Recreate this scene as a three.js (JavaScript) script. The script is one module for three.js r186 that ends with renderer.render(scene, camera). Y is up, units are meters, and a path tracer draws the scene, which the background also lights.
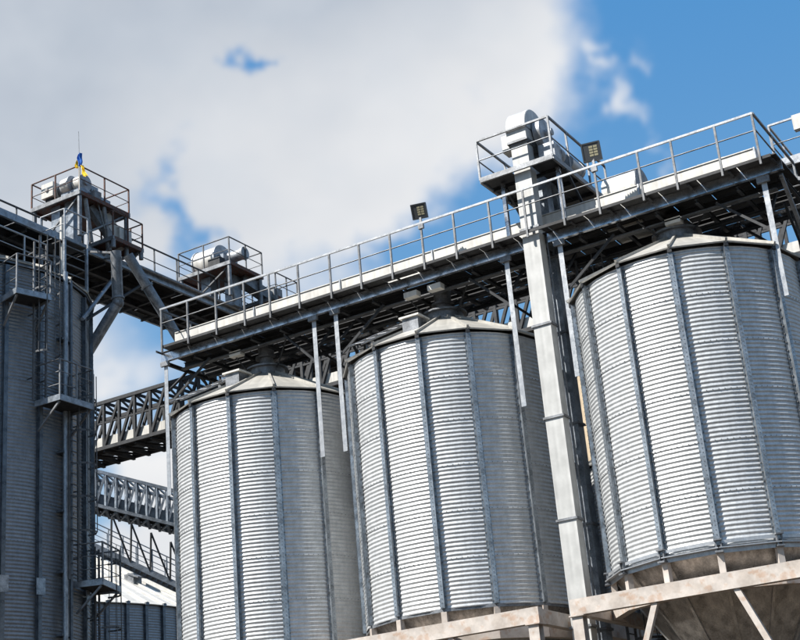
import * as THREE from 'three';
import { mergeGeometries } from 'three/addons/utils/BufferGeometryUtils.js';

// ------------------------------------------------------------------ camera, sky, sun, exposure
const scene = new THREE.Scene();
const camera = new THREE.PerspectiveCamera(25.75, 1.25, 0.1, 2000);
camera.position.set(13.279, 1.6, 25.29);
camera.up.set(0.25233732, 0.93183951, 0.26077003);
camera.lookAt(13.279 - 0.46286612 * 20, 1.6 + 0.35289806 * 20, 25.29 - 0.81315307 * 20);

const renderer = new THREE.WebGLRenderer({ antialias: true });
renderer.toneMapping = THREE.LinearToneMapping;
renderer.toneMappingExposure = 1.8;
renderer.shadowMap.enabled = true;
renderer.setSize(1024, 819);

const SUN_AZ = -37 * Math.PI / 180, SUN_EL = 51 * Math.PI / 180;
const sunDir = new THREE.Vector3(Math.sin(SUN_AZ) * Math.cos(SUN_EL), Math.sin(SUN_EL), Math.cos(SUN_AZ) * Math.cos(SUN_EL));
const sun = new THREE.DirectionalLight(new THREE.Color(1.0, 0.965, 0.905), 5.0);
sun.position.copy(sunDir).multiplyScalar(80);
sun.target.position.set(-4, 8, 0);
sun.castShadow = true;
Object.assign(sun.shadow.camera, { left: -45, right: 45, top: 45, bottom: -45, near: 1, far: 220 });
sun.shadow.mapSize.set(4096, 4096);
scene.add(sun, sun.target);

// seeded random and value noise
let seed = 20240611;
const rnd = () => { seed = (seed * 1664525 + 1013904223) >>> 0; return seed / 4294967296; };
const rr = (a, b) => a + (b - a) * rnd();
const hash3 = (x, y, z) => { let h = (x * 374761393 + y * 668265263 + z * 2147483647 + 1013904223) | 0; h = Math.imul(h ^ (h >>> 13), 1274126177); h ^= h >>> 16; return (h >>> 0) / 4294967296; };
const sm = t => t * t * (3 - 2 * t);
function noise3(x, y, z) {
  const xi = Math.floor(x), yi = Math.floor(y), zi = Math.floor(z), u = sm(x - xi), v = sm(y - yi), w = sm(z - zi);
  const L = (a, b, t) => a + (b - a) * t;
  return L(L(L(hash3(xi, yi, zi), hash3(xi + 1, yi, zi), u), L(hash3(xi, yi + 1, zi), hash3(xi + 1, yi + 1, zi), u), v),
    L(L(hash3(xi, yi, zi + 1), hash3(xi + 1, yi, zi + 1), u), L(hash3(xi, yi + 1, zi + 1), hash3(xi + 1, yi + 1, zi + 1), u), v), w);
}
function fbm(x, y, z, o) { let a = 0, s = 0.5, n = 0; for (let i = 0; i < o; i++) { a += s * noise3(x, y, z); n += s; x = x * 2.03 + 17.1; y = y * 2.03 + 5.3; z = z * 2.03 + 9.7; s *= 0.52; } return a / n; }
const clamp = (x, a, b) => Math.min(b, Math.max(a, x));
const smooth = (a, b, x) => sm(clamp((x - a) / (b - a), 0, 1));

function makeSky() {
  const W = 2048, H = 1024, data = new Float32Array(W * H * 4);
  // cloud banks and clear spells by azimuth and elevation (degrees)
  const banks = [[-136, 32, 11, 9, .85], [-119.5, 30, 8.2, 4.4, .62], [-123.6, 26.3, 5.2, 3.2, .5], [-111.8, 30.6, 3.2, 2.6, .55], [-122.4, 21.6, 4, 1.5, .3], [-132.2, 19, 2.6, 1.6, .34],
    [-108.3, 27.8, .8, 1.0, .52], [-107.4, 26.0, .6, 1.3, .42], [-108.6, 29.6, .5, .5, .3], [-130, 14.4, 3, 2.2, .55], [-131.5, 11, 5, 2.6, .5], [-137, 26, 7, 4.6, .6], [-121, 35, 11, 3, .6], [-131, 20.5, 5, 3.5, .10],
    [-102, 27, 6.6, 10, -.6], [-126.3, 31.4, .7, .5, -.8], [-125.2, 31.7, .7, .3, -.4], [-129.4, 25.6, 1.3, 1.6, -.62], [-115, 24.6, 3, 1.3, -.42], [-130.2, 21.6, 3, 1.5, -.3], [-119, 23.3, 2.4, 1, -.34], [-115, 18, 8, 3, -.2]];
  const K = 1 / 1.8;   // the picture is exposed 1.8
  for (let j = 0; j < H; j++) {
    const el = ((j + .5) / H - .5) * Math.PI, eld = el * 180 / Math.PI, sy = Math.sin(el), cy = Math.cos(el);
    for (let i = 0; i < W; i++) {
      const az = ((i + .5) / W - .5) * 2 * Math.PI, azd = az * 180 / Math.PI;
      const x = Math.cos(az) * cy, z = Math.sin(az) * cy, y = sy;
      const h = Math.max(y, 0), k = (j * W + i) * 4;
      // clear air: deep blue overhead, paler towards the horizon
      const t = Math.pow(1 - h, 3.0);
      let r = .045 + .46 * t, g = .25 + .50 * t, b = .60 + .30 * t;
      if (y > -.02) {
        const n = fbm(x * 7 + 3, y * 10, z * 7, 6) - .5, nw = fbm(x * 24 + 8, y * 34, z * 24, 6) - .5, nf = fbm(x * 70 + 8, y * 90, z * 70 + 5, 4) - .5;
        let d = n * 2.1 + (fbm(x * 2.6, y * 3.4 + 4, z * 2.6 + 7, 3) - .5) * 1.1 - .04;
        const wx = azd + nw * 5.5 + nf * 1.6, wy = eld + (n * 1.4 - nw * .9) * 3.2 + nf * 1.3;
        let bank = 0;
        for (const [a, e, ra, re, m] of banks) { let da = wx - a; if (da > 180) da -= 360; if (da < -180) da += 360; const q = (da / ra) ** 2 + ((wy - e) / re) ** 2; if (q < 6) bank += m * Math.exp(-q); }
        let da0 = azd + 119; if (da0 > 180) da0 -= 360; if (da0 < -180) da0 += 360;
        const near = Math.exp(-((da0 / 24) ** 4) - (((eld - 21) / 19) ** 4));
        d = d * (1 - .72 * near) + bank * 1.15 - .14 * near;
        const e = d + nw * .55 + nf * .3, cov = smooth(-.14, .58, e);
        // thick parts of a cloud show their grey base, thin sunlit parts are white
        let da = azd + 138; if (da < -180) da += 360; if (da > 180) da -= 360;
        const greyBank = Math.exp(-((da / 13.5) ** 2) - ((eld - 31) / 8.5) ** 2) + 1.0 * Math.exp(-((da0 / 13) ** 2) - ((eld - 37) / 4.6) ** 2);
        const g0 = clamp(.12 + greyBank * 1.15 + n * .9 + nw * .5, 0, 1) * smooth(.1, .6, d + .3);
        const cr = .915 - .39 * g0 + nw * .16, cg = .915 - .335 * g0 + nw * .15, cb = .92 - .26 * g0 + nw * .13;
        r += (cr - r) * cov; g += (cg - g) * cov; b += (cb - b) * cov;
      } else { r = .22; g = .21; b = .19; }
      data[k] = r * K; data[k + 1] = g * K; data[k + 2] = b * K; data[k + 3] = 1;
    }
  }
  const tex = new THREE.DataTexture(data, W, H, THREE.RGBAFormat, THREE.FloatType);
  tex.mapping = THREE.EquirectangularReflectionMapping; tex.magFilter = tex.minFilter = THREE.LinearFilter; tex.needsUpdate = true;
  return tex;
}
const skyTex = makeSky();
scene.background = skyTex; scene.environment = skyTex;

// ------------------------------------------------------------------ materials
function tex(size, fn, srgb) {
  const d = new Uint8Array(size * size * 4);
  for (let j = 0; j < size; j++) for (let i = 0; i < size; i++) { const c = fn(i / size, j / size, i, j); const k = (j * size + i) * 4; for (let q = 0; q < 3; q++) d[k + q] = clamp(c[q] ?? c[0], 0, 1) * 255; d[k + 3] = 255; }
  const t = new THREE.DataTexture(d, size, size); t.wrapS = t.wrapT = THREE.RepeatWrapping; t.magFilter = THREE.LinearFilter; t.minFilter = THREE.LinearMipmapLinearFilter; t.generateMipmaps = true;
  if (srgb) t.colorSpace = THREE.SRGBColorSpace; t.needsUpdate = true; return t;
}
// value noise that wraps after a whole number of cells
function wrapN(u, v, f, o, sd = 0) {
  let a = 0, w = .5, n = 0;
  for (let q = 0; q < o; q++) {
    const X = ((u % 1) + 1) % 1 * f, Y = ((v % 1) + 1) % 1 * f, xi = Math.floor(X), yi = Math.floor(Y), p = sm(X - xi), r = sm(Y - yi), z = sd * 31 + q * 7, m = k => k % f;
    const A = hash3(m(xi), m(yi), z), B = hash3(m(xi + 1), m(yi), z), C = hash3(m(xi), m(yi + 1), z), D = hash3(m(xi + 1), m(yi + 1), z);
    a += w * (A + (B - A) * p + (C - A) * r + (A - B - C + D) * p * r); n += w; f *= 2; w *= .55;
  }
  return a / n;
}
const streak = (u, v, f, sd) => { const x = u * f, xi = Math.floor(x), t = sm(x - xi), y = v * 3, yi = Math.floor(y), r = sm(y - yi), h = (a, b) => hash3(a % f, b % 3, sd); return (h(xi, yi) * (1 - t) + h(xi + 1, yi) * t) * (1 - r) + (h(xi, yi + 1) * (1 - t) + h(xi + 1, yi + 1) * t) * r; };
const zincC = tex(512, (u, v) => { const p = wrapN(u, v, 14, 4), f = wrapN(u, v, 90, 2, 7), s = streak(u, v, 48, 3); const c = .88 + (p - .5) * .14 + (f - .5) * .10 + (s - .5) * .05; return [c * .995, c, c * 1.005]; }, true);
const zincR = tex(512, (u, v) => { const p = wrapN(u, v, 18, 4, 5), f = wrapN(u, v, 120, 2, 1); const c = .72 + (p - .5) * .5 + (f - .5) * .3; return [c, c, c]; });
const dullC = tex(512, (u, v) => { const p = wrapN(u, v, 10, 5, 2), f = wrapN(u, v, 70, 3, 9); const c = .82 + (p - .5) * .45 + (f - .5) * .25; return [c, c, c * 1.01]; }, true);
const paintC = tex(512, (u, v) => { const p = wrapN(u, v, 8, 5, 12), f = wrapN(u, v, 45, 3, 4), q = smooth(.56, .80, wrapN(u, v, 18, 6, 20)), g = smooth(.52, .7, wrapN(u, v, 12, 4, 31)) * .35; const c = .9 + (p - .5) * .22 + (f - .5) * .1; return [c - q * .05 - g * .12, c * .97 - q * .11 - g * .145, c * .945 - q * .15 - g * .17]; }, true);
const rustC = tex(256, (u, v) => { const q = smooth(.42, .6, wrapN(u, v, 20, 5, 3)), f = wrapN(u, v, 60, 3, 8); return [.52 + q * .06 + (f - .5) * .3, .48 - q * .13 + (f - .5) * .26, .46 - q * .2 + (f - .5) * .22]; }, true);
const groundC = tex(512, (u, v) => { const p = wrapN(u, v, 8, 6, 1), f = wrapN(u, v, 100, 2, 2); const c = .62 + (p - .5) * .3 + (f - .5) * .2; return [c, c * .93, c * .83]; }, true);
const roofC = tex(512, (u, v) => { const p = wrapN(u, v, 9, 5, 14), s = streak(u, v, 40, 5); const c = .9 + (p - .5) * .16 + (s - .5) * .12; return [c, c * .985, c * .955]; }, true);
function rep(t, m) { const c = t.clone(); c.repeat.set(1 / m, 1 / m); c.needsUpdate = true; return c; }
const mat = (r, g, b, metalness, roughness, o = {}) => { const m = new THREE.MeshStandardMaterial({ metalness, roughness, side: THREE.DoubleSide, ...o }); m.color.setRGB(r, g, b); return m; };
const zC = rep(zincC, 1.9), zR = rep(zincR, 1.3), dC = rep(dullC, 1.4), pC = rep(paintC, 2.3), rC = rep(rustC, .9), rfC = rep(roofC, 2.1);
const M = {
  wall: [0, 1, 2].map(i => mat(.625 + i * .018, .63 + i * .018, .628 + i * .018, .33, .55, { map: zC, roughnessMap: zR })),
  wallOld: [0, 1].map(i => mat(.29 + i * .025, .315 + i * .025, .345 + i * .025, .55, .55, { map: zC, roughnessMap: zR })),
  rib: mat(.36, .395, .42, .6, .45, { map: dC, roughnessMap: zR }),
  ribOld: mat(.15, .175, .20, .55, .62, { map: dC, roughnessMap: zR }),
  bolt: mat(.16, .16, .16, .6, .5),
  roof: mat(.47, .468, .458, .15, .55, { map: rfC }),
  bright: mat(.47, .48, .495, .45, .5, { map: zC, roughnessMap: zR }),
  beam: mat(.78, .80, .82, .9, .28, { map: dC, roughnessMap: zR }),
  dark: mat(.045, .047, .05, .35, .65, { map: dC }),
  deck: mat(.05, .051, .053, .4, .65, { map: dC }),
  rail: mat(.26, .27, .28, .5, .5, { map: dC }),
  railDark: mat(.13, .135, .14, .4, .6, { map: dC }),
  post: mat(.18, .185, .19, .45, .5, { map: dC }),
  roofPale: mat(.68, .675, .66, .1, .55, { map: rfC }),
  rust: mat(.36, .33, .33, .2, .75, { map: rC }),
  paint: mat(.56, .535, .51, .0, .62, { map: pC }),
  white: mat(.63, .63, .625, .05, .45, { map: rfC }),
  casing: mat(.515, .53, .55, .08, .42, { map: rfC }),
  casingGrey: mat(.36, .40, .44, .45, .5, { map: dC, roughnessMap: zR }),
  motor: mat(.46, .48, .5, .3, .5, { map: dC }),
  hopper: mat(.50, .46, .41, .6, .48, { map: dC, roughnessMap: zR }),
  lampBody: mat(.045, .05, .055, .3, .5), lampGlass: mat(.42, .40, .27, .0, .25), lampChip: mat(.34, .31, .20, 0, .4),
  blue: mat(.01, .11, .42, 0, .8), yellow: mat(.75, .52, .02, 0, .8), orange: mat(.8, .28, .03, 0, .6),
  tan: mat(.62, .50, .36, .0, .75, { map: rfC }), galvPanel: mat(.62, .65, .68, .3, .5, { map: zC }),
  ground: mat(.16, .14, .115, 0, .92, { map: rep(groundC, 7) }),
};

// ------------------------------------------------------------------ geometry helpers
const V = (x, y, z) => new THREE.Vector3(x, y, z);
function boxUV(g) {   // uv in metres by dominant axis of the face
  if (g.index) g = g.toNonIndexed();
  const p = g.attributes.position, n = g.attributes.normal, uv = new Float32Array(p.count * 2);
  for (let i = 0; i < p.count; i += 3) {
    let ax = 0, ay = 0, az = 0; for (let q = 0; q < 3; q++) { ax += Math.abs(n.getX(i + q)); ay += Math.abs(n.getY(i + q)); az += Math.abs(n.getZ(i + q)); }
    for (let q = 0; q < 3; q++) { const X = p.getX(i + q), Y = p.getY(i + q), Z = p.getZ(i + q); const k = (i + q) * 2; if (ay >= ax && ay >= az) { uv[k] = X; uv[k + 1] = Z; } else if (ax >= az) { uv[k] = Z; uv[k + 1] = Y; } else { uv[k] = X; uv[k + 1] = Y; } }
  }
  g.setAttribute('uv', new THREE.BufferAttribute(uv, 2));
  for (const a of Object.keys(g.attributes)) if (!['position', 'normal', 'uv'].includes(a)) g.deleteAttribute(a);
  return g;
}
const ni = g => g.index ? g.toNonIndexed() : g;
const join = gs => boxUV(gs.length === 1 ? ni(gs[0]) : mergeGeometries(gs.map(g => { g = ni(g); for (const a of Object.keys(g.attributes)) if (!['position', 'normal', 'uv'].includes(a)) g.deleteAttribute(a); return g; })));
const bx = (x0, x1, y0, y1, z0, z1) => new THREE.BoxGeometry(x1 - x0, y1 - y0, z1 - z0).translate((x0 + x1) / 2, (y0 + y1) / 2, (z0 + z1) / 2);
function frame(a, b, up) { const z = b.clone().sub(a).normalize(); let u = up || V(0, 1, 0); if (Math.abs(z.dot(u)) > .98) u = V(0, 0, 1); const x = u.clone().cross(z).normalize(), y = z.clone().cross(x); return new THREE.Matrix4().makeBasis(x, y, z).setPosition(a.clone().add(b).multiplyScalar(.5)); }
const bar = (a, b, w, h, up) => new THREE.BoxGeometry(w, h, a.distanceTo(b)).applyMatrix4(frame(a, b, up));
const tube = (a, b, r, s = 8) => new THREE.CylinderGeometry(r, r, a.distanceTo(b), s).rotateX(Math.PI / 2).applyMatrix4(frame(a, b));
const cyl = (r0, r1, h, s = 20) => new THREE.CylinderGeometry(r0, r1, h, s);
// rolled sections between two points: I (two flanges and a web), C (flanges to one side), L
function sect(kind, a, b, w, h, up, t = .012) {
  const L = a.distanceTo(b), m = frame(a, b, up), q = [];
  const B = (x0, x1, y0, y1) => q.push(bx(x0, x1, y0, y1, -L / 2, L / 2));
  if (kind === 'I') { B(-w / 2, w / 2, h / 2 - t, h / 2); B(-w / 2, w / 2, -h / 2, -h / 2 + t); B(-t / 2, t / 2, -h / 2 + t, h / 2 - t); }
  else if (kind === 'C') { B(-w / 2, w / 2, h / 2 - t, h / 2); B(-w / 2, w / 2, -h / 2, -h / 2 + t); B(w / 2 - t, w / 2, -h / 2 + t, h / 2 - t); }
  else { B(-w / 2, w / 2, -h / 2, -h / 2 + t); B(-w / 2, -w / 2 + t, -h / 2 + t, h / 2); }
  return mergeGeometries(q).applyMatrix4(m);
}
const names = new Map(), bases = new Map();
function numbered(n) { const k = names.get(n) || 0; names.set(n, k + 1); return k ? `${n}_${String(k).padStart(3, '0')}` : n; }
function thing(name, label, category, [x, y, z] = [0, 0, 0], group) {
  const o = new THREE.Group(); o.name = numbered(name); o.position.set(x, y, z); o.userData = { label, category }; if (group) o.userData.group = group; bases.set(o, V(x, y, z)); scene.add(o); return o;
}
function baseOf(o) { for (let p = o, q = V(0, 0, 0); p; p = p.parent) if (bases.has(p)) return bases.get(p); return V(0, 0, 0); }
// geometries in world metres -> ONE named mesh under its parent (parents of sub-parts sit at their thing's origin)
function part(name, gs, m, parent) {
  const g = join(Array.isArray(gs) ? gs : [gs]), b = baseOf(parent); if (b.lengthSq()) g.translate(-b.x, -b.y, -b.z);
  const o = new THREE.Mesh(g, m); o.name = name; o.castShadow = o.receiveShadow = true; parent.add(o); return o;
}
function shared(name, g, m, parent, ry = 0, y = 0) { const o = new THREE.Mesh(g, m); o.name = name; o.rotation.y = ry; o.position.y = y; o.castShadow = o.receiveShadow = true; parent.add(o); return o; }
function struct(name, gs, m) { const o = new THREE.Mesh(join(Array.isArray(gs) ? gs : [gs]), m); o.name = name; o.userData.kind = 'structure'; o.receiveShadow = o.castShadow = true; scene.add(o); return o; }
// guard rail through floor points: own meshes for posts, top and middle rails
function guard(parent, pts, h, postsAt, m, o = {}) {
  const r = o.r || .022, mids = o.mids || [.5];
  for (let i = 0; i + 1 < pts.length; i++) {
    const a = pts[i].clone(), b = pts[i + 1].clone(); a.y += h; b.y += h;
    part('top_rail', o.flat ? bar(a, b, .042, .042) : tube(a, b, r * 1.15), o.top || m, parent);
    for (const f of mids) { const c = pts[i].clone(), d = pts[i + 1].clone(); c.y += h * f; d.y += h * f; part('middle_rail', tube(c, d, r * .7, 6), m, parent); }
  }
  for (const p of postsAt) part('rail_post', bar(p.clone().add(V(0, -(o.drop || 0), 0)), p.clone().add(V(0, h, 0)), .04, .04), m, parent);
}
const lerpPts = (a, b, n) => Array.from({ length: n + 1 }, (_, i) => a.clone().lerp(b, i / n));
// caged or plain ladder between two heights; out = unit vector away from the wall
function ladderParts(parent, x, z, y0, y1, out, m, cage) {
  const s = V(out.z, 0, -out.x).multiplyScalar(.2), c = V(x, 0, z);
  for (const q of [-1, 1]) part('stile', bar(c.clone().addScaledVector(s, q).setY(y0), c.clone().addScaledVector(s, q).setY(y1), .04, .05), m, parent);
  for (let y = y0 + .15; y < y1; y += .3) part('rung', tube(c.clone().sub(s).setY(y), c.clone().add(s).setY(y), .014, 5), m, parent);
  if (cage) {
    const th0 = Math.atan2(out.x, out.z);
    for (let y = y0 + 1.2; y <= y1; y += .9) { const g = []; let p = null; for (let i = 0; i <= 8; i++) { const t = th0 + (i / 8 - .5) * 3.6; const q = V(x + out.x * .28 + Math.sin(t) * .36, y, z + out.z * .28 + Math.cos(t) * .36); if (p) g.push(bar(p, q, .012, .05)); p = q; } part('cage_hoop', g, m, parent); }
    for (let i = 0; i < 5; i++) { const t = th0 + (i / 4 - .5) * 2.4; const X = x + out.x * .28 + Math.sin(t) * .37, Z = z + out.z * .28 + Math.cos(t) * .37; part('cage_strap', bar(V(X, y0 + 1.2, Z), V(X, y1, Z), .03, .012, out), m, parent); }
  }
}

// ------------------------------------------------------------------ ground
{ const g = new THREE.PlaneGeometry(900, 900, 1, 1).rotateX(-Math.PI / 2); struct('ground', g, M.ground); }

// ------------------------------------------------------------------ corrugated sheet
const SHEET = 5.425 / 6;
function sheetGeo(R, dth, o = {}) {
  const corr = o.corr || 11, per = o.per || 6, seg = o.seg || 3, amp = o.amp || .0085, H = o.h || SHEET, pos = [], nor = [], uv = [], idx = [];
  const rows = corr * per;
  for (let j = 0; j <= rows; j++) {
    const v = j / rows, y = v * (H + .012) - .012, ph = v * corr * 2 * Math.PI, r = R + amp * Math.sin(ph) + .0025 * (1 - v), dr = amp * Math.cos(ph) * corr * 2 * Math.PI / H;
    for (let i = 0; i <= seg; i++) { const t = (i / seg - .5) * dth * .998, n = V(Math.sin(t), -dr, Math.cos(t)).normalize(); pos.push(Math.sin(t) * r, y, Math.cos(t) * r); nor.push(n.x, n.y, n.z); uv.push(t * R, y); }
  }
  for (let j = 0; j < rows; j++) for (let i = 0; i < seg; i++) { const a = j * (seg + 1) + i, b = a + 1, c = a + seg + 1, d = c + 1; idx.push(a, b, d, a, d, c); }
  const g = new THREE.BufferGeometry(); g.setAttribute('position', new THREE.Float32BufferAttribute(pos, 3)); g.setAttribute('normal', new THREE.Float32BufferAttribute(nor, 3)); g.setAttribute('uv', new THREE.Float32BufferAttribute(uv, 2)); g.setIndex(idx); return g;
}
function seamBolts(R, dth, n) { const q = []; for (let i = 0; i < n; i++) { const t = ((i + .5) / n - .5) * dth * .86; q.push(new THREE.BoxGeometry(.013, .013, .012).translate(0, .014, R + .010).rotateY(t)); } return join(q); }
function stiffener(R, H, w, d) {   // hat section standing off the wall, flanges each side
  const g = [bx(-w * .85, -w * .5, 0, H, R + .012, R + .020), bx(w * .5, w * .85, 0, H, R + .012, R + .020), bx(-w * .5, -w * .5 + .008, 0, H, R + .012, R + d), bx(w * .5 - .008, w * .5, 0, H, R + .012, R + d), bx(-w * .5, w * .5, 0, H, R + d - .008, R + d + .001)];
  return join(g);
}
function stiffBolts(R, H, w, step, dd) { const q = []; for (let y = .06; y < H; y += step) for (const s of [-1, 1]) q.push(new THREE.BoxGeometry(.022, .022, .02).translate(s * w * .7, y, R + .026), new THREE.BoxGeometry(.014, .014, .010).translate(0, y + step * .25 * s, R + dd + .004)); return join(q); }

// ------------------------------------------------------------------ hopper silos
const N = 14, DTH = 2 * Math.PI / N, R = 2.2, WALL = SHEET * 6, TAN = Math.tan(27 * Math.PI / 180), RO = R + .13;
const G = { sheet: sheetGeo(R, DTH), bolts: seamBolts(R, DTH, 8), stiff: stiffener(R, WALL - .02, .085, .09), sbolts: stiffBolts(R, WALL, .085, .16, .09) };
function quadPrism(a, b, c, d, t) {   // thin plate: top quad with thickness t along its normal
  const n = b.clone().sub(a).cross(d.clone().sub(a)).normalize().multiplyScalar(-t), T = [a, b, c, d], B = T.map(p => p.clone().add(n)), f = [];
  const q = (p, r, s, u) => f.push(p, r, s, p, s, u);
  q(...T); q(B[3], B[2], B[1], B[0]); for (let i = 0; i < 4; i++) { const j = (i + 1) % 4; q(T[i], B[i], B[j], T[j]); }
  const g = new THREE.BufferGeometry().setFromPoints(f); g.setAttribute('uv', new THREE.Float32BufferAttribute(new Float32Array(f.length * 2), 2)); g.computeVertexNormals(); return g;
}
{ const h = DTH / 2, P = (r, t, y) => V(Math.sin(t) * r, y, Math.cos(t) * r), ya = WALL + .055, yb = ya + (RO - .38) * TAN;
  G.roof = join([quadPrism(P(RO, -h, ya), P(RO, h, ya), P(.38, h, yb), P(.38, -h, yb), .03)]);
  const a = P(RO + .02, 0, ya + .02), b = P(.38, 0, yb + .02); G.roofRib = join([bar(a, b, .045, .05)]);
  G.clip = join([bx(-.04, .04, WALL - .04, WALL + .04, RO - .06, RO - .015)]);
  G.hop = join([quadPrism(P(.28, -h, -2.75), P(.28, h, -2.75), P(R - .03, h, -.02), P(R - .03, -h, -.02), .012)]);
  G.hopRib = join([bar(P(R - .02, 0, -.03), P(.29, 0, -2.75), .05, .03)]);
  G.skirt = join([bar(P(R + .015, -h, -.03), P(R + .015, h, -.03), .035, .06)]);
  G.ring2 = join([bar(P(R + .075, -h, .05), P(R + .075, h, .05), .02, .05), bar(P(R + .095, -h, -.05), P(R + .095, h, -.05), .10, .018), bar(P(R + .05, -h, -.09), P(R + .05, h, -.09), .02, .09)]);
  G.ringClip = join([bx(-.07, .07, -.13, -.10, R + .03, R + .15), bx(-.07, .07, .075, .10, R + .03, R + .15), bx(-.055, -.03, -.10, .075, R + .06, R + .11), bx(.03, .055, -.10, .075, R + .06, R + .11)]);
}
function legGeo(len) { return join([bx(-.055, .055, -len, -.06, R - .06, R + .05)]); }
function baseRing(len) { const h = DTH / 2; return join([bar(V(-Math.sin(h) * (R + .06), -len - .12, Math.cos(h) * (R + .06) - .06), V(Math.sin(h) * (R + .06), -len - .12, Math.cos(h) * (R + .06) - .06), .16, .22)]); }
function buildSilo(label, pos, len, ringed, hatch) {
  const s = thing('hopper_silo', label, 'silo', pos, 'row of small hopper silos under the gantry');
  const leg = legGeo(len), ring = baseRing(len);
  for (let k = 0; k < N; k++) {
    const tr = (k + .5) * DTH, tp = k * DTH;
    for (let j = 0; j < 6; j++) { const p = shared('wall_sheet', G.sheet, M.wall[Math.floor(rnd() * 3)], s, tp, j * SHEET); if (j) { const b = shared('seam_bolts', G.bolts, M.bolt, p); b.userData.kind = 'stuff'; } }
    const st = shared('stiffener', G.stiff, M.rib, s, tr); const b = shared('bolt_rows', G.sbolts, M.bolt, st); b.userData.kind = 'stuff';
    shared('roof_panel', G.roof, M.roof, s, tp); shared('roof_rib', G.roofRib, M.roof, s, tr); shared('eave_clip', G.clip, M.dark, s, tr);
    shared('hopper_panel', G.hop, M.hopper, s, tp); shared('hopper_rib', G.hopRib, M.hopper, s, tr);
    shared('rim', G.skirt, M.rail, s, tp); shared('leg', leg, M.paint, s, tr); shared('base_ring', ring, M.paint, s, tp);
    if (ringed) { shared('ring_angle', G.ring2, M.bright, s, tp); shared('ring_clip', G.ringClip, M.rail, s, tr); }
  }
  const b = baseOf(s), yt = b.y + WALL + .055 + (RO - .38) * TAN;
  part('roof_collar', [cyl(.42, .42, .22, 24).translate(b.x, yt + .05, b.z), cyl(.5, .5, .04, 24).translate(b.x, yt + .17, b.z)], M.rail, s);
  part('hopper_outlet', [cyl(.3, .26, .4, 16).translate(b.x, b.y - 2.9, b.z), bx(b.x - .35, b.x + .35, b.y - 3.18, b.y - 3.08, b.z - .35, b.z + .35)], M.rail, s);
  if (hatch) {   // raised inspection hatch on the front of the roof
    const [t, r] = hatch, y = WALL + .055 + (RO - r) * TAN, X = b.x + Math.sin(t) * r, Z = b.z + Math.cos(t) * r, Y = b.y + y;
    const h = part('roof_hatch', [bx(X - .19, X + .19, Y - .12, Y + .17, Z - .19, Z + .19)], M.rail, s);
    part('hatch_lid', [bx(X - .24, X + .24, Y + .175, Y + .215, Z - .24, Z + .24)], M.white, h);
    part('hatch_handle', [tube(V(X + .245, Y + .06, Z - .08), V(X + .245, Y + .06, Z + .08), .012)], M.bolt, h);
    // climbing rail laid up the roof beside the hatch
    const A = V(b.x + Math.sin(t - .32) * (RO), b.y + WALL + .2, b.z + Math.cos(t - .32) * RO), B = V(b.x + Math.sin(t - .32) * .5, b.y + WALL + .2 + (RO - .5) * TAN, b.z + Math.cos(t - .32) * .5);
    part('roof_ladder', [tube(A, B, .02), tube(A.clone().add(V(-.3, .02, 0)), B.clone().add(V(-.3, .02, 0)), .02), ...Array.from({ length: 6 }, (_, i) => tube(A.clone().lerp(B, (i + .5) / 6), A.clone().lerp(B, (i + .5) / 6).add(V(-.3, .02, 0)), .013))], M.rail, s);
  }
  return s;
}
const silos = [[-4.825, 5.68, -.04], [0, 5.738, 0], [5.457, 5.938, .10]];
buildSilo('corrugated galvanised hopper silo farthest left in the row, left end of the gantry', silos[0], .42, false, [-.05, 1.1]);
buildSilo('middle corrugated galvanised hopper silo, just left of the white elevator shaft', silos[1], .42, false, [-.05, 1.25]);
buildSilo('nearest, largest looking galvanised hopper silo, right of the white elevator shaft', silos[2], .52, true, null);
buildSilo('shaded hopper silo of the rear row, glimpsed between the elevator and the nearest silo', [2.5, 4.0, -5.9], .42, false, null);

function supportFrame(label, cx, cz, hx, hz, top, braces) {
  const f = thing('support_frame', label, 'steel frame', [cx, 0, cz], 'steel frames under the hopper silos');
  const y = top - .14, X0 = cx - hx, X1 = cx + hx, Z0 = cz - hz, Z1 = cz + hz;
  const rhs = (a, b) => [bar(a, b, .17, .28), bar(a, b, .19, .012), ];
  for (const z of [Z0, Z1]) part('main_beam', [bar(V(X0 - .12, y, z), V(X1 + .12, y, z), .17, .28)], M.paint, f);
  for (const x of [X0, X1]) part('side_beam', [bar(V(x, y - .003, Z0 + .09), V(x, y - .003, Z1 - .09), .16, .26)], M.paint, f);
  for (const x of [X0, X1]) for (const z of [Z0, Z1]) { part('column', sect('I', V(x, 0.02, z), V(x, y - .145, z), .2, .2, V(0, 0, 1), .018), M.paint, f); part('base_plate', bx(x - .2, x + .2, 0, .02, z - .2, z + .2), M.rail, f); part('cap_plate', bx(x - .14, x + .14, y - .165, y - .143, z - .14, z + .14), M.paint, f); }
  for (const z of [Z0, Z1]) for (const s of [-1, 1]) part('brace', bar(V(cx + s * .72, y - .14, z), V(cx + s * (hx - .1), y - 3.3, z), .10, .10, V(0, 0, 1)), M.paint, f);
}
supportFrame('weathered off-white steel frame under the farthest left silo of the row', -4.825, 0, 2.2, 2.4, 5.43);
supportFrame('weathered off-white steel frame under the middle silo', 0, 0, 2.45, 2.4, 5.43);
supportFrame('weathered off-white steel frame with slanting braces under the nearest silo', 5.457, 0, 2.15, 2.4, 5.44);
supportFrame('steel frame under the shaded silo of the rear row', 2.5, -5.9, 2.3, 2.4, 3.69);

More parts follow.
